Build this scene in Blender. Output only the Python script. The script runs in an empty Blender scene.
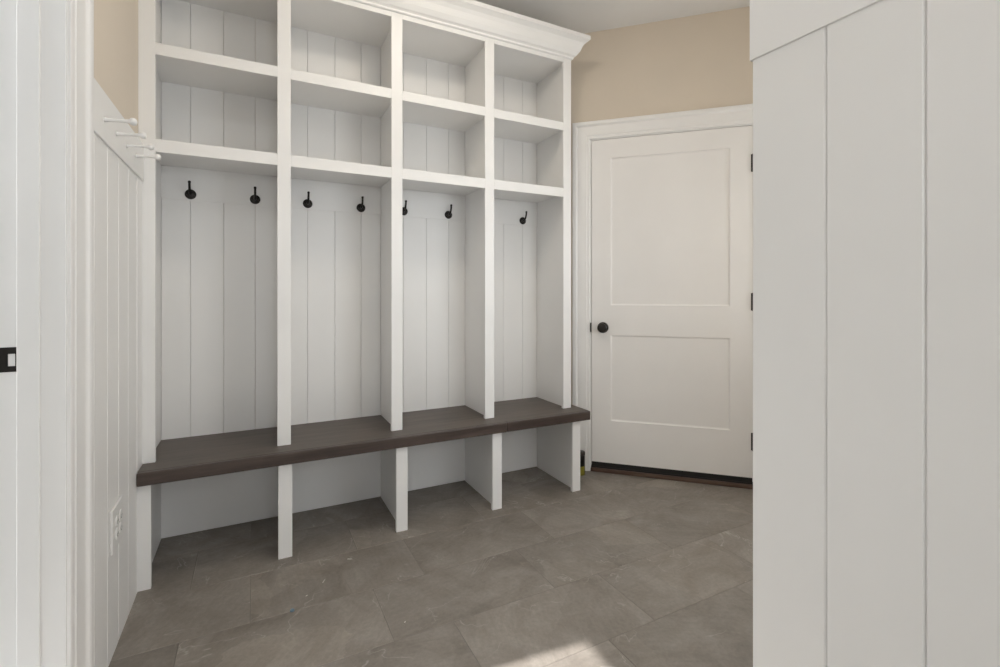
import bpy, math, random
from mathutils import Vector, Matrix
random.seed(4)
S = bpy.context.scene
C = S.collection

# ------------------------------------------------------------------ camera
CAM_H = 1.116
cam_data = bpy.data.cameras.new('camera')
cam_data.sensor_fit = 'HORIZONTAL'; cam_data.sensor_width = 36.0
cam_data.lens = 480.63 / 1000 * 36.0
cam_data.shift_y = -(333.5 - 293.59) / 1000
cam_data.clip_start = 0.02
cam = bpy.data.objects.new('camera', cam_data); C.objects.link(cam)
cam.location = (0, 0, CAM_H)
cam.rotation_euler = (math.pi / 2, 0, -math.radians(27.149))
S.camera = cam

# ------------------------------------------------------------------ light
SKY = 4.5
LAMP = 22.0                        # glow of the ceiling lamp and of the added hall fill
w = bpy.data.worlds.new('sky'); S.world = w; w.use_nodes = True
wn = w.node_tree.nodes; wl = w.node_tree.links
bg = wn['Background']
bg.inputs['Color'].default_value = (0.91, 0.96, 1.0, 1)
bg.inputs['Strength'].default_value = SKY
sd = bpy.data.lights.new('sun', 'SUN'); sd.energy = 7.0; sd.angle = math.radians(1.0); sd.color = (1.0, 0.985, 0.96)
sun = bpy.data.objects.new('sun', sd); C.objects.link(sun)
sun_dir = Vector((1.0, -0.121, -1.387 * 1.0073)).normalized()
sun.rotation_euler = sun_dir.to_track_quat('-Z', 'Y').to_euler()
sun.location = (-3, 2, 5)
S.view_settings.view_transform = 'Standard'
try: S.view_settings.look = 'None'
except Exception: pass
S.view_settings.gamma = 1.0
S.view_settings.use_curve_mapping = False
S.view_settings.exposure = 0.0
# unseen openings added for soft daylight: (axis of the wall plane, plane, u0, u1, z0, z1, direction into the room)
FILL_WIN = [('y', 0.5850, 1.05, 1.90, 0.68, 1.95, (0, 1, 0)),      # window_1 in the return wall
       ('x', 2.7500, 0.72, 1.46, 0.85, 2.15, (-1, 0, 0)),     # window_2 in the side wall
       ('y', -1.660, -0.22, 0.67, 0.85, 2.15, (0, 1, 0))]     # window_3 at the end of the hall
SUN_OPENING = (-2.60, -0.95, 0.45, 1.80)                             # roof opening of the added room, cut to pass the sun beam
def portal(cx, cy, cz, sx, sy, d):
    ld = bpy.data.lights.new('daylight_portal', 'AREA'); ld.shape = 'RECTANGLE'; ld.size = sx; ld.size_y = sy
    ld.cycles.is_portal = True
    o = bpy.data.objects.new('daylight_portal', ld); C.objects.link(o); o.location = (cx, cy, cz)
    o.rotation_euler = Vector(d).to_track_quat('-Z', 'Z' if d[2] == 0 else 'Y').to_euler()
for ax, pl, a, b_, z0, z1, d in FILL_WIN:
    out = Vector(d) * -.10
    if ax == 'y': portal((a + b_) / 2, pl + out.y, (z0 + z1) / 2, b_ - a, z1 - z0, d)
    else: portal(pl + out.x, (a + b_) / 2, (z0 + z1) / 2, b_ - a, z1 - z0, d)
portal((SUN_OPENING[0] + SUN_OPENING[1]) / 2, (SUN_OPENING[2] + SUN_OPENING[3]) / 2, 2.84, SUN_OPENING[1] - SUN_OPENING[0], SUN_OPENING[3] - SUN_OPENING[2], (0, 0, -1))

# ------------------------------------------------------------------ materials
def nodes_of(name):
    m = bpy.data.materials.new(name); m.use_nodes = True
    nt = m.node_tree
    return m, nt, nt.nodes['Principled BSDF']
def N(nt, t, **kw):
    n = nt.nodes.new(t)
    for k, v in kw.items():
        if k in n.inputs: n.inputs[k].default_value = v
        else: setattr(n, k, v)
    return n
def ramp(nt, stops):
    r = nt.nodes.new('ShaderNodeValToRGB'); e = r.color_ramp.elements
    e[0].position, e[0].color = stops[0][0], (*stops[0][1], 1)
    e[1].position, e[1].color = stops[-1][0], (*stops[-1][1], 1)
    for p, c in stops[1:-1]:
        x = e.new(p); x.color = (*c, 1)
    return r
def paint(name, col, rough=0.5, var=0.02, bump=0.02, scale=60):
    m, nt, b = nodes_of(name)
    tc = N(nt, 'ShaderNodeTexCoord')
    nz = N(nt, 'ShaderNodeTexNoise', Scale=2.5, Detail=3.0)
    nt.links.new(tc.outputs['Object'], nz.inputs['Vector'])
    r = ramp(nt, [(0.3, tuple(c * (1 - var) for c in col)), (0.7, tuple(min(1, c * (1 + var)) for c in col))])
    nt.links.new(nz.outputs['Fac'], r.inputs['Fac']); nt.links.new(r.outputs['Color'], b.inputs['Base Color'])
    n2 = N(nt, 'ShaderNodeTexNoise', Scale=float(scale), Detail=2.0)
    nt.links.new(tc.outputs['Object'], n2.inputs['Vector'])
    bp = N(nt, 'ShaderNodeBump', Strength=bump, Distance=0.002)
    nt.links.new(n2.outputs['Fac'], bp.inputs['Height']); nt.links.new(bp.outputs['Normal'], b.inputs['Normal'])
    b.inputs['Roughness'].default_value = rough
    return m
def metal(name, col, rough=0.4, metallic=0.7):
    m, nt, b = nodes_of(name)
    tc = N(nt, 'ShaderNodeTexCoord'); nz = N(nt, 'ShaderNodeTexNoise', Scale=80.0, Detail=2.0)
    nt.links.new(tc.outputs['Object'], nz.inputs['Vector'])
    r = ramp(nt, [(0.3, tuple(c * .8 for c in col)), (0.7, tuple(c * 1.25 for c in col))])
    nt.links.new(nz.outputs['Fac'], r.inputs['Fac']); nt.links.new(r.outputs['Color'], b.inputs['Base Color'])
    b.inputs['Metallic'].default_value = metallic; b.inputs['Roughness'].default_value = rough
    return m
M = {}
M['white'] = paint('white_satin_paint', (0.865, 0.855, 0.838), 0.42)
M['door'] = paint('white_door_paint', (0.85, 0.835, 0.82), 0.45)
M['trim'] = paint('white_trim_paint', (0.85, 0.842, 0.83), 0.38)
M['ceiling'] = paint('flat_ceiling_paint', (0.86, 0.845, 0.82), 0.9, bump=0.06, scale=200)
M['beige'] = paint('warm_beige_wall_paint', (0.71, 0.63, 0.53), 0.8, bump=0.08, scale=220)
M['black'] = metal('oil_rubbed_black_metal', (0.018, 0.015, 0.013), 0.38, 0.5)
M['hinge'] = metal('dark_bronze_metal', (0.06, 0.05, 0.045), 0.45, 0.6)
M['rubber'] = paint('black_rubber', (0.012, 0.011, 0.011), 0.6)
M['plastic'] = paint('white_plastic', (0.82, 0.81, 0.79), 0.3)
M['slot'] = paint('dark_socket_slot', (0.05, 0.05, 0.05), 0.6)
M['yellow'] = paint('yellow_plastic', (0.26, 0.23, 0.03), 0.4)
M['blue'] = paint('grey_blue_plastic', (0.16, 0.24, 0.30), 0.4)
M['chip'] = paint('pale_wood_chip', (0.75, 0.72, 0.66), 0.7)
M['concrete'] = paint('pale_concrete', (0.60, 0.59, 0.57), 0.9, var=0.08, bump=0.3, scale=40)

def wood(name, dark, mid, light, axis=0, rough=0.42):
    m, nt, b = nodes_of(name)
    tc = N(nt, 'ShaderNodeTexCoord'); mp = N(nt, 'ShaderNodeMapping')
    sc = [26, 26, 26]; sc[axis] = 1.6
    mp.inputs['Scale'].default_value = sc
    nt.links.new(tc.outputs['Object'], mp.inputs['Vector'])
    n1 = N(nt, 'ShaderNodeTexNoise', Scale=1.6, Detail=8.0, Roughness=0.62, Distortion=0.6)
    nt.links.new(mp.outputs['Vector'], n1.inputs['Vector'])
    n2 = N(nt, 'ShaderNodeTexNoise', Scale=5.0, Detail=3.0)
    nt.links.new(tc.outputs['Object'], n2.inputs['Vector'])
    mx = N(nt, 'ShaderNodeMath', operation='MULTIPLY_ADD'); mx.inputs[1].default_value = 0.35
    nt.links.new(n2.outputs['Fac'], mx.inputs[0]); nt.links.new(n1.outputs['Fac'], mx.inputs[2])
    r = ramp(nt, [(0.42, dark), (0.62, mid), (0.95, light)])
    nt.links.new(mx.outputs[0], r.inputs['Fac']); nt.links.new(r.outputs['Color'], b.inputs['Base Color'])
    bp = N(nt, 'ShaderNodeBump', Strength=0.25, Distance=0.002)
    nt.links.new(n1.outputs['Fac'], bp.inputs['Height']); nt.links.new(bp.outputs['Normal'], b.inputs['Normal'])
    b.inputs['Roughness'].default_value = rough
    return m
M['bench'] = wood('dark_stained_wood', (0.052, 0.039, 0.031), (0.086, 0.066, 0.053), (0.128, 0.100, 0.082))
M['nosing'] = wood('dark_stained_edge_wood', (0.030, 0.020, 0.016), (0.052, 0.036, 0.030), (0.095, 0.070, 0.058))
M['sill'] = wood('reddish_brown_sill_wood', (0.040, 0.020, 0.014), (0.075, 0.040, 0.028), (0.14, 0.095, 0.07))

def tile_mat():
    m, nt, b = nodes_of('grey_brown_slate_tile')
    tc = N(nt, 'ShaderNodeTexCoord'); oi = N(nt, 'ShaderNodeObjectInfo')
    cmb = N(nt, 'ShaderNodeCombineXYZ')
    mu = N(nt, 'ShaderNodeMath', operation='MULTIPLY'); mu.inputs[1].default_value = 37.0
    mu2 = N(nt, 'ShaderNodeMath', operation='MULTIPLY'); mu2.inputs[1].default_value = 91.0
    nt.links.new(oi.outputs['Random'], mu.inputs[0]); nt.links.new(oi.outputs['Random'], mu2.inputs[0])
    nt.links.new(mu.outputs[0], cmb.inputs['X']); nt.links.new(mu2.outputs[0], cmb.inputs['Y'])
    ad = N(nt, 'ShaderNodeVectorMath', operation='ADD')
    nt.links.new(tc.outputs['Object'], ad.inputs[0]); nt.links.new(cmb.outputs[0], ad.inputs[1])
    # turn the figure differently on each tile
    rot = N(nt, 'ShaderNodeVectorRotate', rotation_type='Z_AXIS')
    mu3 = N(nt, 'ShaderNodeMath', operation='MULTIPLY'); mu3.inputs[1].default_value = 6.0
    nt.links.new(oi.outputs['Random'], mu3.inputs[0]); nt.links.new(mu3.outputs[0], rot.inputs['Angle'])
    nt.links.new(ad.outputs[0], rot.inputs['Vector'])
    V = rot.outputs[0]
    big = N(nt, 'ShaderNodeTexNoise', Scale=4.5, Detail=6.0, Roughness=0.6, Distortion=0.8)
    nt.links.new(V, big.inputs['Vector'])
    fine = N(nt, 'ShaderNodeTexNoise', Scale=70.0, Detail=5.0, Roughness=0.7)
    nt.links.new(V, fine.inputs['Vector'])
    mp = N(nt, 'ShaderNodeMapping'); mp.inputs['Scale'].default_value = (3.0, 22.0, 1.0)
    nt.links.new(V, mp.inputs['Vector'])
    streak = N(nt, 'ShaderNodeTexNoise', Scale=1.6, Detail=6.0, Roughness=0.65, Distortion=0.9)
    nt.links.new(mp.outputs[0], streak.inputs['Vector'])
    r1 = ramp(nt, [(0.28, (0.190, 0.166, 0.143)), (0.5, (0.250, 0.223, 0.196)), (0.72, (0.315, 0.285, 0.252))])
    nt.links.new(big.outputs['Fac'], r1.inputs['Fac'])
    r2 = ramp(nt, [(0.35, (0.80, 0.79, 0.78)), (0.7, (1.14, 1.12, 1.10))])
    nt.links.new(streak.outputs['Fac'], r2.inputs['Fac'])
    m1 = N(nt, 'ShaderNodeMixRGB', blend_type='MULTIPLY', Fac=0.38)
    nt.links.new(r1.outputs[0], m1.inputs[1]); nt.links.new(r2.outputs[0], m1.inputs[2])
    r3 = ramp(nt, [(0.3, (0.84, 0.84, 0.84)), (0.7, (1.12, 1.12, 1.12))])
    nt.links.new(fine.outputs['Fac'], r3.inputs['Fac'])
    m2 = N(nt, 'ShaderNodeMixRGB', blend_type='MULTIPLY', Fac=0.8)
    nt.links.new(m1.outputs[0], m2.inputs[1]); nt.links.new(r3.outputs[0], m2.inputs[2])
    # pale cleft veins: a thin band of a warped noise
    vn = N(nt, 'ShaderNodeTexNoise', Scale=2.6, Detail=4.0, Roughness=0.55, Distortion=1.4)
    nt.links.new(V, vn.inputs['Vector'])
    rv = ramp(nt, [(0.0, (0, 0, 0)), (0.492, (0, 0, 0)), (0.500, (1, 1, 1)), (0.508, (0, 0, 0)), (1.0, (0, 0, 0))])
    nt.links.new(vn.outputs['Fac'], rv.inputs['Fac'])
    vm = N(nt, 'ShaderNodeTexNoise', Scale=6.0, Detail=1.0); nt.links.new(V, vm.inputs['Vector'])
    rm = ramp(nt, [(0.5, (0, 0, 0)), (0.62, (0.55, 0.55, 0.55))]); nt.links.new(vm.outputs['Fac'], rm.inputs['Fac'])
    vf = N(nt, 'ShaderNodeMath', operation='MULTIPLY')
    nt.links.new(rv.outputs[0], vf.inputs[0]); nt.links.new(rm.outputs[0], vf.inputs[1])
    m3 = N(nt, 'ShaderNodeMixRGB', blend_type='MIX'); m3.inputs[2].default_value = (0.46, 0.43, 0.39, 1)
    nt.links.new(vf.outputs[0], m3.inputs[0]); nt.links.new(m2.outputs[0], m3.inputs[1])
    # cleft layers: paler flakes with a sharp broken edge on one side
    fl1 = N(nt, 'ShaderNodeTexVoronoi', Scale=3.2, feature='F1'); fl1.inputs['Randomness'].default_value = 1.0
    wv = N(nt, 'ShaderNodeMixRGB', blend_type='ADD', Fac=0.16); nt.links.new(V, wv.inputs[1]); nt.links.new(big.outputs['Color'], wv.inputs[2])
    nt.links.new(wv.outputs[0], fl1.inputs['Vector'])
    sp_ = N(nt, 'ShaderNodeSeparateColor'); nt.links.new(fl1.outputs['Color'], sp_.inputs[0])
    rf = ramp(nt, [(0.0, (0.93, 0.925, 0.92)), (0.45, (1.0, 1.0, 1.0)), (0.80, (1.0, 1.0, 1.0)), (1.0, (1.13, 1.12, 1.10))])
    nt.links.new(sp_.outputs[0], rf.inputs['Fac'])
    m4 = N(nt, 'ShaderNodeMixRGB', blend_type='MULTIPLY', Fac=1.0)
    nt.links.new(m3.outputs[0], m4.inputs[1]); nt.links.new(rf.outputs[0], m4.inputs[2])
    m3 = m4
    # tile to tile tone
    mr = N(nt, 'ShaderNodeMapRange'); mr.inputs['To Min'].default_value = 0.90; mr.inputs['To Max'].default_value = 1.10
    nt.links.new(oi.outputs['Random'], mr.inputs['Value'])
    hv = N(nt, 'ShaderNodeHueSaturation'); nt.links.new(mr.outputs[0], hv.inputs['Value'])
    nt.links.new(m3.outputs[0], hv.inputs['Color']); nt.links.new(hv.outputs[0], b.inputs['Base Color'])
    h = N(nt, 'ShaderNodeMath', operation='MULTIPLY_ADD'); h.inputs[1].default_value = 0.3
    nt.links.new(streak.outputs['Fac'], h.inputs[0]); nt.links.new(big.outputs['Fac'], h.inputs[2])
    bp = N(nt, 'ShaderNodeBump', Strength=0.28, Distance=0.012)
    nt.links.new(h.outputs[0], bp.inputs['Height'])
    bp2 = N(nt, 'ShaderNodeBump', Strength=0.12, Distance=0.002)
    nt.links.new(fine.outputs['Fac'], bp2.inputs['Height']); nt.links.new(bp.outputs[0], bp2.inputs['Normal'])
    nt.links.new(bp2.outputs[0], b.inputs['Normal'])
    b.inputs['Roughness'].default_value = 0.55
    return m
M['tile'] = tile_mat()
M['grout'] = paint('grey_grout', (0.20, 0.18, 0.16), 0.9, bump=0.2, scale=300)

# ------------------------------------------------------------------ helpers
def new(name, data, parent=None, loc=(0, 0, 0), rz=0.0):
    o = bpy.data.objects.new(name, data); C.objects.link(o)
    o.location = loc; o.rotation_euler = (0, 0, rz)
    if parent: o.parent = parent
    return o
def mesh(name, verts, faces, mat, smooth=False):
    me = bpy.data.meshes.new(name); me.from_pydata([tuple(v) for v in verts], [], faces); me.update()
    if mat: me.materials.append(M[mat])
    if smooth:
        for p in me.polygons: p.use_smooth = True
    return me
BOXF = [(0, 3, 2, 1), (4, 5, 6, 7), (0, 1, 5, 4), (1, 2, 6, 5), (2, 3, 7, 6), (3, 0, 4, 7)]
def boxv(x0, x1, y0, y1, z0, z1):
    return [(x0, y0, z0), (x1, y0, z0), (x1, y1, z0), (x0, y1, z0), (x0, y0, z1), (x1, y0, z1), (x1, y1, z1), (x0, y1, z1)]
def bevel(o, wd, seg=2):
    if wd:
        b = o.modifiers.new('edge', 'BEVEL'); b.width = wd; b.segments = seg; b.limit_method = 'ANGLE'; b.angle_limit = math.radians(40)
        b.harden_normals = False
    return o
def ploc(p): return Vector(p.location) if p else Vector((0, 0, 0))
def box(name, mat, x0, x1, y0, y1, z0, z1, parent=None, bev=0.001):
    """axis aligned box given in world coordinates (parents are unrotated)"""
    c = Vector(((x0 + x1) / 2, (y0 + y1) / 2, z0))
    me = mesh(name, boxv(x0 - c.x, x1 - c.x, y0 - c.y, y1 - c.y, 0, z1 - z0), BOXF, mat)
    return bevel(new(name, me, parent, c - ploc(parent)), bev)
def boxes(name, mat, lst, parent=None, bev=0.0):
    c = Vector(((lst[0][0] + lst[0][1]) / 2, (lst[0][2] + lst[0][3]) / 2, lst[0][4]))
    vs, fs = [], []
    for b in lst:
        k = len(vs); vs += [(v[0] - c.x, v[1] - c.y, v[2] - c.z) for v in boxv(*b)]
        fs += [tuple(i + k for i in f) for f in BOXF]
    return bevel(new(name, mesh(name, vs, fs, mat), parent, c - ploc(parent)), bev)
def lathe(name, prof, mat, seg=24):
    """profile of (radius, height) turned about local Z"""
    vs, fs = [], []
    for r, h in prof:
        for i in range(seg):
            a = 2 * math.pi * i / seg; vs.append((r * math.cos(a), r * math.sin(a), h))
    n = len(prof)
    for j in range(n - 1):
        for i in range(seg):
            k = (i + 1) % seg; fs.append((j * seg + i, j * seg + k, (j + 1) * seg + k, (j + 1) * seg + i))
    fs.append(tuple(range(seg - 1, -1, -1))); fs.append(tuple((n - 1) * seg + i for i in range(seg)))
    me = mesh(name, vs, fs, mat, True)
    return me
def tube(name, pts, rad, mat, seg=12):
    vs, fs = [], []
    P = [Vector(p) for p in pts]
    for j, p in enumerate(P):
        t = (P[min(j + 1, len(P) - 1)] - P[max(j - 1, 0)]).normalized()
        a = t.cross(Vector((1, 0, 0)));
        if a.length < 1e-4: a = t.cross(Vector((0, 1, 0)))
        a.normalize(); b = t.cross(a)
        r = rad[j] if isinstance(rad, (list, tuple)) else rad
        for i in range(seg):
            q = 2 * math.pi * i / seg; vs.append(p + a * r * math.cos(q) + b * r * math.sin(q))
    for j in range(len(P) - 1):
        for i in range(seg):
            k = (i + 1) % seg; fs.append((j * seg + i, j * seg + k, (j + 1) * seg + k, (j + 1) * seg + i))
    fs.append(tuple(range(seg - 1, -1, -1))); fs.append(tuple((len(P) - 1) * seg + i for i in range(seg)))
    return mesh(name, vs, fs, mat, True)
def thing(name, label, cat, loc=(0, 0, 0), group=None, rz=0.0):
    o = new(name, None, None, loc, rz); o.empty_display_size = 0.1
    o['label'] = label; o['category'] = cat
    if group: o['group'] = group
    return o
def tag(o, label, cat, group=None):
    o['label'] = label; o['category'] = cat
    if group: o['group'] = group
    return o
def struct(o, label=None):
    o['kind'] = 'structure'
    if label: o['label'] = label
    return o
_pl = {}
def plank_mesh(wd, h, th=0.012, gap=0.0005, ch=0.0030):
    """tongue and groove board, front face towards local -Y, standing on z = 0, left edge at x = 0"""
    key = (round(wd, 4), round(h, 4), th, gap)
    if key in _pl: return _pl[key]
    a, b = gap / 2, wd - gap / 2
    pr = [(a, th), (a, ch), (a + ch, 0), (b - ch, 0), (b, ch), (b, th)]
    vs = [(x, y, 0) for x, y in pr] + [(x, y, h) for x, y in pr]
    n = len(pr)
    fs = [(i, (i + 1) % n, n + (i + 1) % n, n + i) for i in range(n)] + [tuple(range(n - 1, -1, -1)), tuple(range(n, 2 * n))]
    _pl[key] = mesh('plank', vs, fs, 'white'); return _pl[key]

# ------------------------------------------------------------------ key dimensions (metres)
XW, XP = -0.400, -0.386            # painted left wall, face of its boards
Y1, YU, YB, YBN = 2.2177, 2.3068, 2.6453, 2.1899   # bench base front, locker front, back boards, bench nosing
POST = [-0.386, 0.0925, 0.5935, 1.0945, 1.5955]; PW = 0.054
BENCH_Z, BENCH_T = 0.4504, 0.050
CEIL = 2.762
XR, YR = 0.8469, 0.5975            # boarded wall beside the camera
DC = 4.3263                        # door wall: X + Y = DC
BW = 0.1331

# ------------------------------------------------------------------ floor
fl = struct(box('floor', 'grout', -0.46, 2.85, -1.72, 2.75, -0.06, -0.0012, None, 0), 'floor of grey-brown slate-look tiles laid in staggered rows')
TX, TY, G = 0.615, 0.308, 0.0016
tm = {}
def tile_mesh(wd, dp):
    k = (round(wd, 3), round(dp, 3))
    if k not in tm:
        c = 0.0012; z = 0.0
        vs = [(0, 0, -.008), (wd, 0, -.008), (wd, dp, -.008), (0, dp, -.008),
              (0, 0, -c), (wd, 0, -c), (wd, dp, -c), (0, dp, -c),
              (c, c, z), (wd - c, c, z), (wd - c, dp - c, z), (c, dp - c, z)]
        fs = [(0, 3, 2, 1)] + [(i, (i + 1) % 4, 4 + (i + 1) % 4, 4 + i) for i in range(4)] + [(4 + i, 4 + (i + 1) % 4, 8 + (i + 1) % 4, 8 + i) for i in range(4)] + [(8, 9, 10, 11)]
        tm[k] = mesh('floor_tile', vs, fs, 'tile')
    return tm[k]
X_LO, X_HI, Y_LO, Y_HI = -0.398, 2.80, -1.66, 2.70
for j in range(-11, 5):
    ya, yb = 1.220 + j * TY, 1.220 + (j + 1) * TY
    off = -0.2120 if (j % 2) else -0.0095
    for i in range(-2, 6):
        xa, xb = off + i * TX, off + (i + 1) * TX
        x0, x1, y0, y1 = max(xa, X_LO), min(xb, X_HI), max(ya, Y_LO), min(yb, Y_HI)
        if x1 - x0 < .02 or y1 - y0 < .02: continue
        if y1 < YR - .1 and x0 > XR + .12: continue              # under the solid block beside the hall
        if x0 + y0 > DC + .12: continue                           # beyond the door wall
        t = new('floor_tile', tile_mesh(x1 - x0 - G, y1 - y0 - G), fl)
        t.location = Vector((x0 + G / 2, y0 + G / 2, random.uniform(-.0004, .0003))) - ploc(fl)

# ------------------------------------------------------------------ walls, ceiling
struct(box('ceiling', 'ceiling', -0.55, 2.95, -1.8, 2.8, CEIL, CEIL + .1, None, 0), 'flat white painted ceiling')
JY = 1.4256; JY0 = JY - 0.915; HEAD = 2.05
XO = -0.525                        # outer face of the left wall
wl_ = struct(boxes('wall_left', 'beige', [(XO, XW, JY + .02, 2.75, -.02, CEIL), (XO, XW, -1.8, JY0 - .02, -.02, CEIL), (XO, XW, JY0 - .02, JY + .02, HEAD + .02, CEIL)]),
             'beige wall with white boarding below a peg rail, beside the open doorway')
struct(box('wall_back', 'beige', -0.55, 1.75, YB + .03, YB + .13, -.02, CEIL, None, 0), 'beige wall behind the lockers')
# boards of the left wall, from casing to back corner, and on the near side of the doorway
RZ0, RZ1 = 1.554, 1.695            # rail of the left wall
RR0, RR1 = 1.5605, 1.706            # rail of the right wall
y = 1.535
while y < Y1 - .01:
    wd = min(BW, Y1 - y)
    new('plank', plank_mesh(wd, RZ0 + .01), wl_, Vector((XP, y, 0.0)) - ploc(wl_), math.pi / 2)
    y += BW
new('plank', plank_mesh(YU - Y1, RZ0 + .01 - BENCH_Z), wl_, Vector((XP, Y1, BENCH_Z)) - ploc(wl_), math.pi / 2)
y = JY0 - 0.135
while y > -1.7:
    new('plank', plank_mesh(BW, RZ0 + .01), wl_, Vector((XP, y - BW, 0.0)) - ploc(wl_), math.pi / 2)
    y -= BW
box('rail_board', 'white', XW, XP + .006, -1.7, JY0 - .14, RZ0, RZ1, wl_, .001)
# right wall: solid block beside the hall, boarded towards the camera
wr = struct(box('wall_right', 'beige', XR + .012, XR + .13, -1.8, YR - .012, -.02, CEIL, None, 0), 'white vertical boarded wall with a top rail, ending beside the door')
y = YR
while y > -1.7:
    new('plank', plank_mesh(BW, RR0 + .01), wr, Vector((XR, y, 0.0)) - ploc(wr), -math.pi / 2)
    y -= BW
box('corner_board', 'white', XR + .0125, XR + .13, YR - .012, YR, 0.0, RR0 + .01, wr, .002)
box('rail_board', 'white', XR - .003, XR + .012, -1.7, YR + .003, RR0, RR1, wr, .0015)
box('rail_board', 'white', XR + .0125, XR + .13, YR - .012, YR + .003, RR0, RR1, wr, .0015)
def wall_with_fill_window(name, label, fill_win, u0, u1, p0, p1, n):
    ax, pl, a, b, z0, z1, d = fill_win
    bl = [(u0, a, -.02, CEIL), (b, u1, -.02, CEIL), (a, b, -.02, z0), (a, b, z1, CEIL)]
    struct(boxes(name, 'beige', [(q0, q1, p0, p1, h0, h1) if ax == 'y' else (p0, p1, q0, q1, h0, h1) for q0, q1, h0, h1 in bl]), label)
    t = struct(new('fill_window_%d' % n, None, None, ((a + b) / 2, pl, z0) if ax == 'y' else (pl, (a + b) / 2, z0)), 'unseen white framed opening added for daylight in the %s' % label); t.empty_display_size = .1
    ins = Vector(d) * .012; m0, m1 = p0 + .03, p0 + .075
    def bb(nm, q0, q1, h0, h1, r0, r1):
        (box(nm, 'trim', q0, q1, r0, r1, h0, h1, t) if ax == 'y' else box(nm, 'trim', r0, r1, q0, q1, h0, h1, t))
    for q0, q1, h0, h1 in ((a, a + .045, z0, z1), (b - .045, b, z0, z1), (a + .045, b - .045, z0, z0 + .045), (a + .045, b - .045, z1 - .045, z1)):
        bb('frame', q0, q1, h0, h1, m0, m1)
    zm = (z0 + z1) / 2
    bb('meeting_rail', a + .045, b - .045, zm - .02, zm + .02, m0 + .005, m1 - .005)
    r0, r1 = sorted((pl + (ins.y if ax == 'y' else ins.x) * 1.5, pl + (ins.y if ax == 'y' else ins.x) * .05))
    for q0, q1, h0, h1 in ((a - .09, a, z0 - .09, z1 + .09), (b, b + .09, z0 - .09, z1 + .09), (a, b, z1, z1 + .09), (a, b, z0 - .09, z0)):
        bb('casing', q0, q1, h0, h1, r0, r1)
wall_with_fill_window('wall_front', 'beige wall returning behind the boarded wall', FILL_WIN[0], XR + .131, 2.87, YR - .13, YR - .0125, 1)
wall_with_fill_window('wall_side', 'beige side wall right of the door', FILL_WIN[1], YR - .012, DC - 2.75, 2.75, 2.87, 2)
wall_with_fill_window('wall_rear', 'beige end wall of the hall', FILL_WIN[2], XO, XR + .13, -1.80, -1.66, 3)
# door wall at 45 degrees: local u runs from the locker corner to the side wall
R2 = math.sqrt(.5)
U = Vector((R2, -R2, 0)); NRM = Vector((-R2, -R2, 0))
D0 = Vector((1.8948, DC - 1.8948, 0))     # latch edge of the door on the wall plane
ROT = math.radians(-45)                   # local +x -> U, local -y -> NRM (towards the room)
DW, DZ0, DZ1 = 0.914, 0.061, 2.078
wd_ = struct(new('wall_diagonal', mesh('wall_diagonal', *(lambda bs: (sum([boxv(*b) for b in bs], []), [tuple(i + 8 * k for i in f) for k in range(len(bs)) for f in BOXF]))(
    [(-.345, -.024, 0, .12, -.02, CEIL), (DW + .024, 1.215, 0, .12, -.02, CEIL), (-.024, DW + .024, 0, .12, DZ1 + .024, CEIL)]), 'beige'), None, D0, ROT), 'beige wall with the door, set at an angle beside the lockers')

# ------------------------------------------------------------------ casings
CPROF = [(0, 0), (0, .009), (.004, .012), (.018, .0125), (.022, .016), (.058, .0175), (.076, .018), (.080, .022), (.083, .027), (.088, .030), (.104, .030), (.108, .027), (.108, 0)]
def casing(parent, u0, u1, zt, sc=1.0, tk=1.0, z0=0.0, base=0.0, name='casing'):
    """three mitred lengths round an opening in the parent's local frame (x along the wall, -y to the room)"""
    pr = [(a * sc, base + b * tk) for a, b in CPROF]; n = len(pr)
    def leg(s0, s1):
        vs = s0 + s1
        fs = [(i, (i + 1) % n, n + (i + 1) % n, n + i) for i in range(n)] + [tuple(range(n - 1, -1, -1)), tuple(range(n, 2 * n))]
        return vs, fs
    L0 = [(u0 - a, -b, z0) for a, b in pr]; L1 = [(u0 - a, -b, zt + a) for a, b in pr]
    R0 = [(u1 + a, -b, z0) for a, b in pr]; R1 = [(u1 + a, -b, zt + a) for a, b in pr]
    for (s0, s1), nm in (((L0, L1), name), ((L1, R1), name), ((R1, R0), name)):
        v, f = leg(s0, s1)
        new(nm, mesh(nm, v, f, 'trim'), parent)

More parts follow.
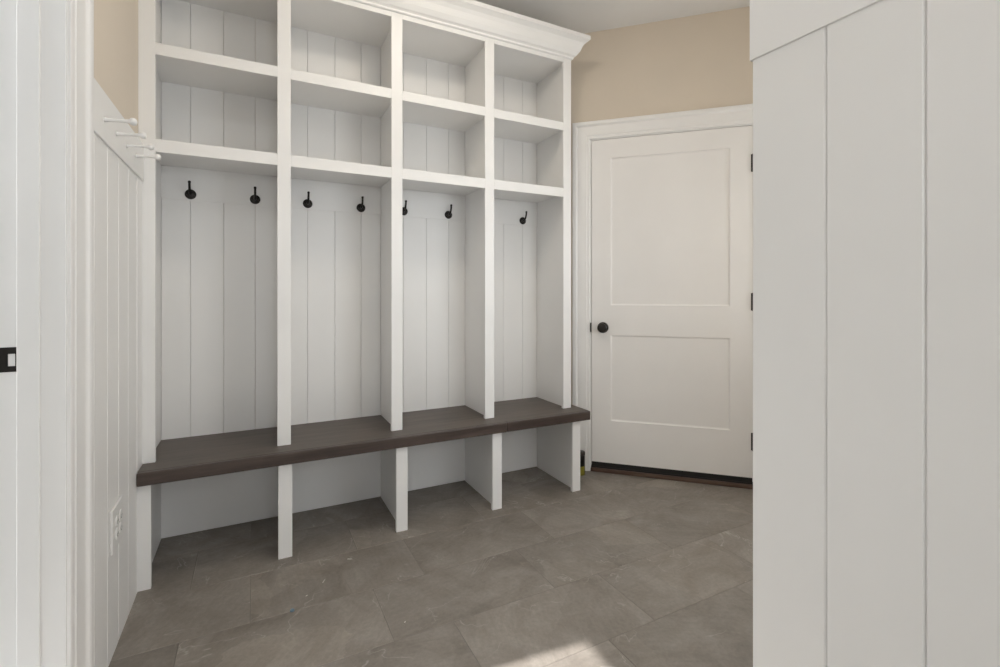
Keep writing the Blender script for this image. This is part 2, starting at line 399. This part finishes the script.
# ------------------------------------------------------------------ door_1: white two panel door in the angled wall
dr = struct(new('door_1', None, None, D0, ROT), 'closed white two-panel door with black knob and white casing')
dr.empty_display_size = .1
def door_slab(W_, z0, z1, panels, st, th=.044, rec=.006, ins=.009):
    us = [0, st, W_ - st, W_]; zs = [z0] + [v for p in sorted(panels) for v in p] + [z1]
    vs, fs = [], []
    def q(pts): k = len(vs); vs.extend(pts); fs.append((k, k + 1, k + 2, k + 3))
    for i in range(3):
        for j in range(len(zs) - 1):
            a, b, c, d = us[i], us[i + 1], zs[j], zs[j + 1]
            if i == 1 and j % 2 == 1:
                loops = [((a, b, c, d), 0), ((a + .002, b - .002, c + .002, d - .002), .004), ((a + ins, b - ins, c + ins, d - ins), rec)]
                for (o, oy), (n, ny) in zip(loops, loops[1:]):
                    O = [(o[0], oy, o[2]), (o[1], oy, o[2]), (o[1], oy, o[3]), (o[0], oy, o[3])]
                    I = [(n[0], ny, n[2]), (n[1], ny, n[2]), (n[1], ny, n[3]), (n[0], ny, n[3])]
                    for k in range(4): q([O[k], O[(k + 1) % 4], I[(k + 1) % 4], I[k]])
                q(I)
            else: q([(a, 0, c), (b, 0, c), (b, 0, d), (a, 0, d)])
    q([(0, 0, z1), (W_, 0, z1), (W_, th, z1), (0, th, z1)]); q([(0, th, z0), (W_, th, z0), (W_, 0, z0), (0, 0, z0)])
    q([(0, th, z0), (0, 0, z0), (0, 0, z1), (0, th, z1)]); q([(W_, 0, z0), (W_, th, z0), (W_, th, z1), (W_, 0, z1)])
    q([(W_, th, z0), (0, th, z0), (0, th, z1), (W_, th, z1)])
    return vs, fs
v, f = door_slab(DW, DZ0, DZ1, [(.3245, .857), (1.045, 1.960)], .119)
slab = new('door_panel', mesh('door_panel', v, f, 'door'), dr)
# jambs: thin edge round the door, dark gap between
def dbox(name, mat, u0, u1, y0, y1, z0, z1, parent=dr, bev=.001):
    me = mesh(name, boxv(u0, u1, y0, y1, z0, z1), BOXF, mat); return bevel(new(name, me, parent), bev)
dbox('jamb', 'trim', -.023, -.0035, 0, .12, 0, DZ1 + .023)
dbox('jamb', 'trim', DW + .0035, DW + .023, 0, .12, 0, DZ1 + .023)
dbox('jamb', 'trim', -.0035, DW + .0035, 0, .12, DZ1 + .0035, DZ1 + .023)
dbox('door_stop', 'rubber', -.0035, .012, .045, .06, 0, DZ1, bev=0)
dbox('door_stop', 'rubber', DW - .012, DW + .0035, .045, .06, 0, DZ1, bev=0)
dbox('door_stop', 'rubber', .012, DW - .012, .045, .06, DZ1 - .012, DZ1 + .0035, bev=0)
casing(dr, -.009, DW + .009, DZ1 + .009, 1.0, .8)
dbox('threshold', 'rubber', -.0035, DW + .0035, .004, .11, 0.0, .030, bev=.002)
dbox('door_sweep', 'rubber', .002, DW - .002, .008, .036, .031, DZ0 - .001, bev=0)
dbox('sill', 'sill', -.004, DW + .004, -.014, .0035, 0.0, .024, bev=.004)
# knob: rose, neck and ball turned about the door's normal
kn = new('knob', lathe('knob', [(.004, .028), (.011, .030), (.012, .040), (.020, .044), (.0265, .050), (.029, .057), (.0275, .064), (.021, .069), (.008, .0705)], 'black', 28), dr, (.071, 0, .904))
kn.rotation_euler = (math.pi / 2, 0, 0)
ro = new('rose', lathe('rose', [(.034, 0), (.034, .004), (.030, .009), (.016, .012), (.0115, .030)], 'black', 28), kn)
dbox('strike_lip', 'black', -.007, -.0005, -.010, .03, .876, .932, bev=.001)
for zc in (1.863, 1.069, .269):
    hg = new('hinge', lathe('hinge', [(.0045, 0), (.0065, .001), (.0065, .103), (.0045, .104)], 'hinge', 14), dr, (DW + .0015, -.006, zc - .052))
    dbox('leaf', 'hinge', -.012, .004, .0045, .0075, .002, .102, hg, 0)

# ------------------------------------------------------------------ door_2: open doorway in the left wall
d2 = struct(new('door_2', None, None, (XW, JY, 0), math.pi / 2), 'open doorway with white jamb, stop and casing beside the camera')
d2.empty_display_size = .1
# local x = world +Y, local -y = world +X ; the opening spans x from -.915 to 0
def jbox(name, mat, x0, x1, y0, y1, z0, z1, parent=d2, bev=.001):
    """world X/Y ranges given"""
    me = mesh(name, boxv(y0 - JY, y1 - JY, -(x1 - XW), -(x0 - XW), z0, z1), BOXF, mat); return bevel(new(name, me, parent), bev)
jw = XW + .020
jbox('jamb', 'trim', XO, jw, JY, JY + .019, 0, HEAD + .019, bev=.0015)
jbox('jamb', 'trim', XO, jw, JY0 - .019, JY0, 0, HEAD + .019, bev=.0015)
jbox('jamb', 'trim', XO, jw, JY0, JY, HEAD, HEAD + .019, bev=.0015)
jbox('stop', 'trim', -.4605, -.4225, JY - .012, JY, 0, HEAD, bev=.0015)
jbox('stop', 'trim', -.4605, -.4225, JY0, JY0 + .012, 0, HEAD, bev=.004)
jbox('stop', 'trim', -.4605, -.4225, JY0 + .012, JY - .012, HEAD - .012, HEAD, bev=.004)
casing(d2, -.915 - .005, .005, HEAD + .005, 1.13, .70, 0, .020)
sx0, sx1, sz0, sz1 = -.5060, -.4606, .9445, .9985
hx0, hx1, hz0, hz1 = -.4775, -.4655, .957, .984
st_ = boxes('strike_plate', 'black', [(sx0, hx0, JY - .0015, JY, sz0, sz1), (hx1, sx1, JY - .0015, JY, sz0, sz1), (hx0, hx1, JY - .0015, JY, sz0, hz0), (hx0, hx1, JY - .0015, JY, hz1, sz1)])
# re-express in the doorway's frame
st_.parent = d2; st_.matrix_parent_inverse = Matrix.Identity(4)
st_.matrix_local = d2.matrix_basis.inverted() @ Matrix.Translation(st_.location)

# ------------------------------------------------------------------ ceiling lamp by the lockers, and an added unseen hall fill
def lamp_mat(name, strength, col):
    m, nt, b = nodes_of(name)
    b.inputs['Base Color'].default_value = (.8, .8, .78, 1)
    b.inputs['Emission Color'].default_value = (*col, 1); b.inputs['Emission Strength'].default_value = strength
    return m
M['opal_warm'] = lamp_mat('lit_warm_opal_glass', LAMP, (1.0, 0.90, 0.76))
M['opal_fill'] = lamp_mat('neutral_opal_fill', LAMP * .62, (0.93, 0.965, 1.0))  # unseen hall lamp, added to brighten the boarded wall
for x, y_, om, lab in ((0.75, 1.45, 'opal_warm', 'white flush ceiling lamp with opal dome above the floor before the lockers'), (.02, .30, 'opal_fill', 'unseen flush ceiling lamp added as fill beside the open doorway')):
    t = thing('unseen_ceiling_lamp', lab, 'lamp', (x, y_, CEIL), 'flush ceiling lamps')
    new('lamp_base', lathe('lamp_base', [(.185, 0), (.19, -.004), (.19, -.028), (.182, -.034)], 'trim', 32), t)
    new('diffuser', lathe('diffuser', [(.180, -.030), (.178, -.055), (.160, -.080), (.120, -.100), (.060, -.111), (.004, -.114)], om, 32), t)

# ------------------------------------------------------------------ unseen room added beyond the doorway to hold back the sky
OX0, OY0, OY1 = -3.2, -0.6, 2.9
struct(box('floor_beyond_added', 'concrete', OX0, XO - .001, OY0, OY1, -.06, 0, None, 0), 'pale floor of the added unseen room beyond the doorway')  # pale so that it bounces light in through the doorway
struct(box('wall_beyond_added', 'white', OX0 - .1, OX0, OY0, OY1, -.02, CEIL, None, 0), 'far white wall of the added unseen room beyond the doorway')
struct(box('wall_beyond_near_added', 'white', OX0, XO - .001, OY0 - .1, OY0, -.02, CEIL, None, 0), 'white end wall of the added unseen room beyond')
struct(box('wall_beyond_far_added', 'white', OX0, XO - .001, OY1, OY1 + .1, -.02, CEIL, None, 0), 'white end wall of the added unseen room beyond')
a, b, c, d = SUN_OPENING
struct(boxes('ceiling_beyond_added', 'ceiling', [(OX0 - .1, a, OY0, OY1, CEIL, CEIL + .1), (b, -.5505, OY0, OY1, CEIL, CEIL + .1), (a, b, OY0, c, CEIL, CEIL + .1), (a, b, d, OY1, CEIL, CEIL + .1)]), 'white ceiling with a sun opening in the added unseen room beyond')

# ------------------------------------------------------------------ built-in bench
bb = thing('storage_bench', 'long white bench with dark-stained wooden seat and open shoe bays below', 'bench', ((POST[0] + POST[4] + PW) / 2, Y1, 0))
TOPZ = BENCH_Z - BENCH_T
DOFF, DT = .028, .019              # divider board behind each upright
XS = XW + .0005
for i, px in enumerate(POST):
    x0 = XS if i == 0 else px
    pw = .041 if i == 0 else PW
    box('upright', 'white', x0, px + pw, Y1, Y1 + .02, 0, TOPZ, bb, .0012)
    a, b = (XS, px + .012) if i == 0 else ((px + DOFF, px + PW) if i == 4 else (px + DOFF, px + DOFF + DT))
    box('divider', 'white', a, b, Y1 + .02, YB + .005, 0, TOPZ, bb, 0)
for i in range(4):
    a = POST[i] + (.012 if i == 0 else DOFF + DT); b = POST[i + 1] + DOFF
    box('back_panel', 'white', a, b, YB, YB + .012, 0.003, TOPZ, bb, 0)
BR, SEAM = 1.700, 1.166
sp = [(XP + .001, YBN + .022), (BR, YBN + .022), (BR, DC - BR - .004), (DC - YB - .014 - .004, YB + .014), (XP + .001, YB + .014)]
sp = [(x - bb.location.x, y - bb.location.y) for x, y in sp]
st = bevel(new('seat', mesh('seat', [(x, y, 0) for x, y in sp] + [(x, y, BENCH_T) for x, y in sp], [(4, 3, 2, 1, 0), (5, 6, 7, 8, 9)] + [(i, (i + 1) % 5, 5 + (i + 1) % 5, 5 + i) for i in range(5)], 'bench'), bb, (0, 0, TOPZ)), .002)
st['label'] = 'dark-stained wooden seat board'
for a, b in ((XP + .001, SEAM - .0004), (SEAM + .0004, BR)):
    e = box('nosing', 'nosing', a, b, YBN, YBN + .0218, TOPZ, BENCH_Z, None, .004)
    e.location = e.location - ploc(bb) - Vector(st.location); e.parent = st

# ------------------------------------------------------------------ lockers above the bench
lk = thing('locker_cabinet', 'tall white built-in locker cabinet with four bays and eight open cubbies', 'locker', ((POST[0] + POST[4] + PW) / 2, YU, BENCH_Z))
HEADZ, CROWNZ = 2.456, 2.486
bays = []
for i, px in enumerate(POST):
    pw = .041 if i == 0 else PW
    box('stile', 'white', XS if i == 0 else px, px + pw, YU, YU + .02, BENCH_Z, CROWNZ + .02, lk, .0012)
    a, b = (XS, px + .012) if i == 0 else ((px + DOFF, px + PW) if i == 4 else (px + DOFF, px + DOFF + DT))
    box('divider', 'white', a, b, YU + .02, YB + .012, BENCH_Z, CROWNZ, lk, 0)
    if i < 4:
        bays.append((POST[i] + (.012 if i == 0 else DOFF + DT), POST[i + 1] + DOFF, px + pw, POST[i + 1]))
SH = [(2.0604, 2.1074), (1.676, 1.7272)]
for a, b, fa, fb in bays:
    c = (a + b) / 2; g = .1345
    ed = [a, c - g, c, c + g, b]
    for x0, x1 in zip(ed, ed[1:]):
        new('back_board', plank_mesh(x1 - x0, CROWNZ - BENCH_Z, .012, .0009, .0022), lk, Vector((x0, YB, BENCH_Z)) - ploc(lk))
    for z0, z1 in SH:
        s = box('shelf', 'white', a, b, YU + .02, YB + .003, z1 - .028, z1, lk, 0)
        e = box('shelf_edge', 'white', fa, fb, YU, YU + .02, z0, z1, None, .0012)
        e.location = e.location - ploc(lk) - Vector(s.location); e.parent = s
    box('top_panel', 'white', a, b, YU + .02, YB + .003, HEADZ + .010, HEADZ + .028, lk, 0)
    box('header', 'white', fa, fb, YU, YU + .02, HEADZ, CROWNZ + .02, lk, .0012)
    box('hook_rail', 'white', a, b, YB - .0025, YB + .003, 1.548, 1.699, lk, .001)
# crown moulding with a mitred return on the right end
XE = POST[4] + PW
KP = [(0.0, -.006), (.007, -.006), (.0105, -.002), (.0105, .005), (.0145, .009), (.022, .0135), (.037, .0345), (.0425, .048), (.0475, .062), (.058, .078), (.070, .088), (.080, .0945), (.080, .116), (.0, .116)]
n = len(KP); vs = []
for q, z in KP: vs.append((XW, YU - q, CROWNZ + z))
for q, z in KP: vs.append((XE + q, YU - q, CROWNZ + z))
for q, z in KP: vs.append((XE + q, DC - XE - q - .002, CROWNZ + z))
fs = []
for s in range(2):
    for i in range(n):
        k = (i + 1) % n; fs.append((s * n + i, s * n + k, (s + 1) * n + k, (s + 1) * n + i))
fs += [tuple(range(n - 1, -1, -1)), tuple(range(2 * n, 3 * n))]
L = ploc(lk)
cr = new('crown_molding', mesh('crown_molding', [(a - L.x, b - L.y, c - L.z) for a, b, c in vs], fs, 'white'), lk)
box('cap_board', 'white', XW, XE, YU + .001, YB + .012, CROWNZ + .085, CROWNZ + .10, lk, 0)

# ------------------------------------------------------------------ coat hooks
bp_ = lathe('backplate', [(.0225, 0), (.0232, .002), (.0225, .005), (.018, .0075), (.010, .010), (.003, .011)], 'black', 24)
pts = [(0, -.006, 0), (0, -.020, .001), (0, -.032, .007), (0, -.041, .018), (0, -.046, .032), (0, -.048, .046)]
arm_ = tube('arm', pts, [.0065, .006, .0055, .0052, .005, .005], 'black', 12)
tip_ = lathe('tip', [(.002, -.006), (.0055, -.0045), (.0062, 0), (.0055, .0045), (.002, .006)], 'black', 14)
scr_ = lathe('screw', [(.0035, 0), (.0035, .001), (.002, .0018)], 'hinge', 10)
ORD = ['first', 'second', 'third', 'fourth', 'fifth', 'sixth', 'seventh', 'eighth']
k = 0
for a, b, fa, fb in bays:
    c = (a + b) / 2
    for s in (-1, 1):
        t = thing('coat_hook', 'black metal coat hook with round plate, %s from the peg rail wall' % ORD[k], 'coat hook', (c + s * .1335, YB - .0025, 1.577), 'black hooks along the locker back')
        o = new('backplate', bp_, t); o.rotation_euler = (math.pi / 2, 0, 0)
        new('arm', arm_, t)
        o = new('tip', tip_, t, (0, -.048, .048))
        for sz in (-.014, .014):
            o = new('screw', scr_, t, (sz, -.008, -.004)); o.rotation_euler = (math.pi / 2, 0, 0)
        k += 1

# ------------------------------------------------------------------ peg rail on the left wall
pr_ = thing('peg_rail', 'white peg rail with four turned wooden pegs above the boarded wall', 'peg rail', (XP, 1.90, RZ0))
box('rail_board', 'white', XW + .0005, XP + .006, 1.553, YU - .001, RZ0, RZ1, pr_, .001)
peg_ = lathe('peg', [(.0075, 0), (.0070, .004), (.0055, .010), (.0050, .030), (.0055, .052), (.0062, .058), (.0100, .063), (.0112, .068), (.0095, .074), (.004, .077)], 'white', 16)
for i in range(4):
    o = new('peg', peg_, pr_, Vector((XP + .006, 1.738 + .1355 * i, 1.613)) - ploc(pr_)); o.rotation_euler = (0, math.radians(86), 0)

# ------------------------------------------------------------------ wall outlet
oc = thing('wall_outlet', 'white two-gang electrical outlet low on the boarded wall', 'outlet', (XP, 1.892, .391))
box('cover_plate', 'plastic', XP, XP + .008, 1.892 - .068, 1.892 + .068, .391 - .066, .391 + .066, oc, .003)
for sy in (-.023, .023):
    for sz in (-.0195, .0195):
        me = lathe('socket', [(.0168, 0), (.0168, .0022), (.0155, .003)], 'plastic', 20)
        o = new('socket', me, oc, (.008, sy, sz)); o.rotation_euler = (0, math.pi / 2, 0)
        for d in (-.006, .006):
            q = new('slot', mesh('slot', boxv(-.004, .004, -.001, .001, 0, .0005), BOXF, 'slot'), o, (0, d, .0029))
        new('slot', mesh('slot', boxv(-.002, .002, -.002, .002, 0, .0005), BOXF, 'slot'), o, (.008, 0, .0029))

# ------------------------------------------------------------------ small things on the floor
bt = thing('small_bottle', 'small black-topped bottle with yellow base on floor beside the door casing', 'bottle', (1.797, 2.417, .0003))
new('bottle_base', lathe('bottle_base', [(.026, 0), (.028, .003), (.028, .052), (.027, .055)], 'yellow', 20), bt)
new('bottle_body', lathe('bottle_body', [(.0275, .055), (.0275, .118), (.023, .124)], 'black', 20), bt)
new('lid', lathe('lid', [(.0285, .120), (.0290, .123), (.0290, .137), (.0265, .141)], 'hinge', 20), bt)
o = tag(new('plastic_cap', lathe('plastic_cap', [(.0075, 0), (.0078, .003), (.006, .0055), (.003, .006)], 'blue', 12), None, (.121, 1.837, .0004)), 'tiny grey-blue plastic cap lying on the slate floor tiles', 'cap')
def sliver(x, y, l, a, label):
    me = mesh('wood_sliver', [(-l, -.0012, 0), (l, -.0008, 0), (l * .9, .001, 0), (-l * .8, .0012, 0), (-l * .8, -.0008, .002), (l * .7, -.0004, .0016), (l * .7, .0005, .0016), (-l * .7, .0008, .002)], BOXF, 'chip')
    return tag(new('wood_sliver', me, None, (x, y, .0003), a), label, 'sliver', 'pale specks on the floor')
sliver(.243, 1.972, .013, math.radians(60), 'thin pale sliver on the floor, in front of the bench')
sliver(.360, 2.085, .011, math.radians(-25), 'pale speck on the floor nearest the second bench upright')
sliver(.175, 1.905, .004, .4, 'tiny pale crumb on the floor beside the grey-blue cap')
sliver(.458, 1.600, .004, .9, 'tiny pale crumb on the open tiles, farthest from the bench')
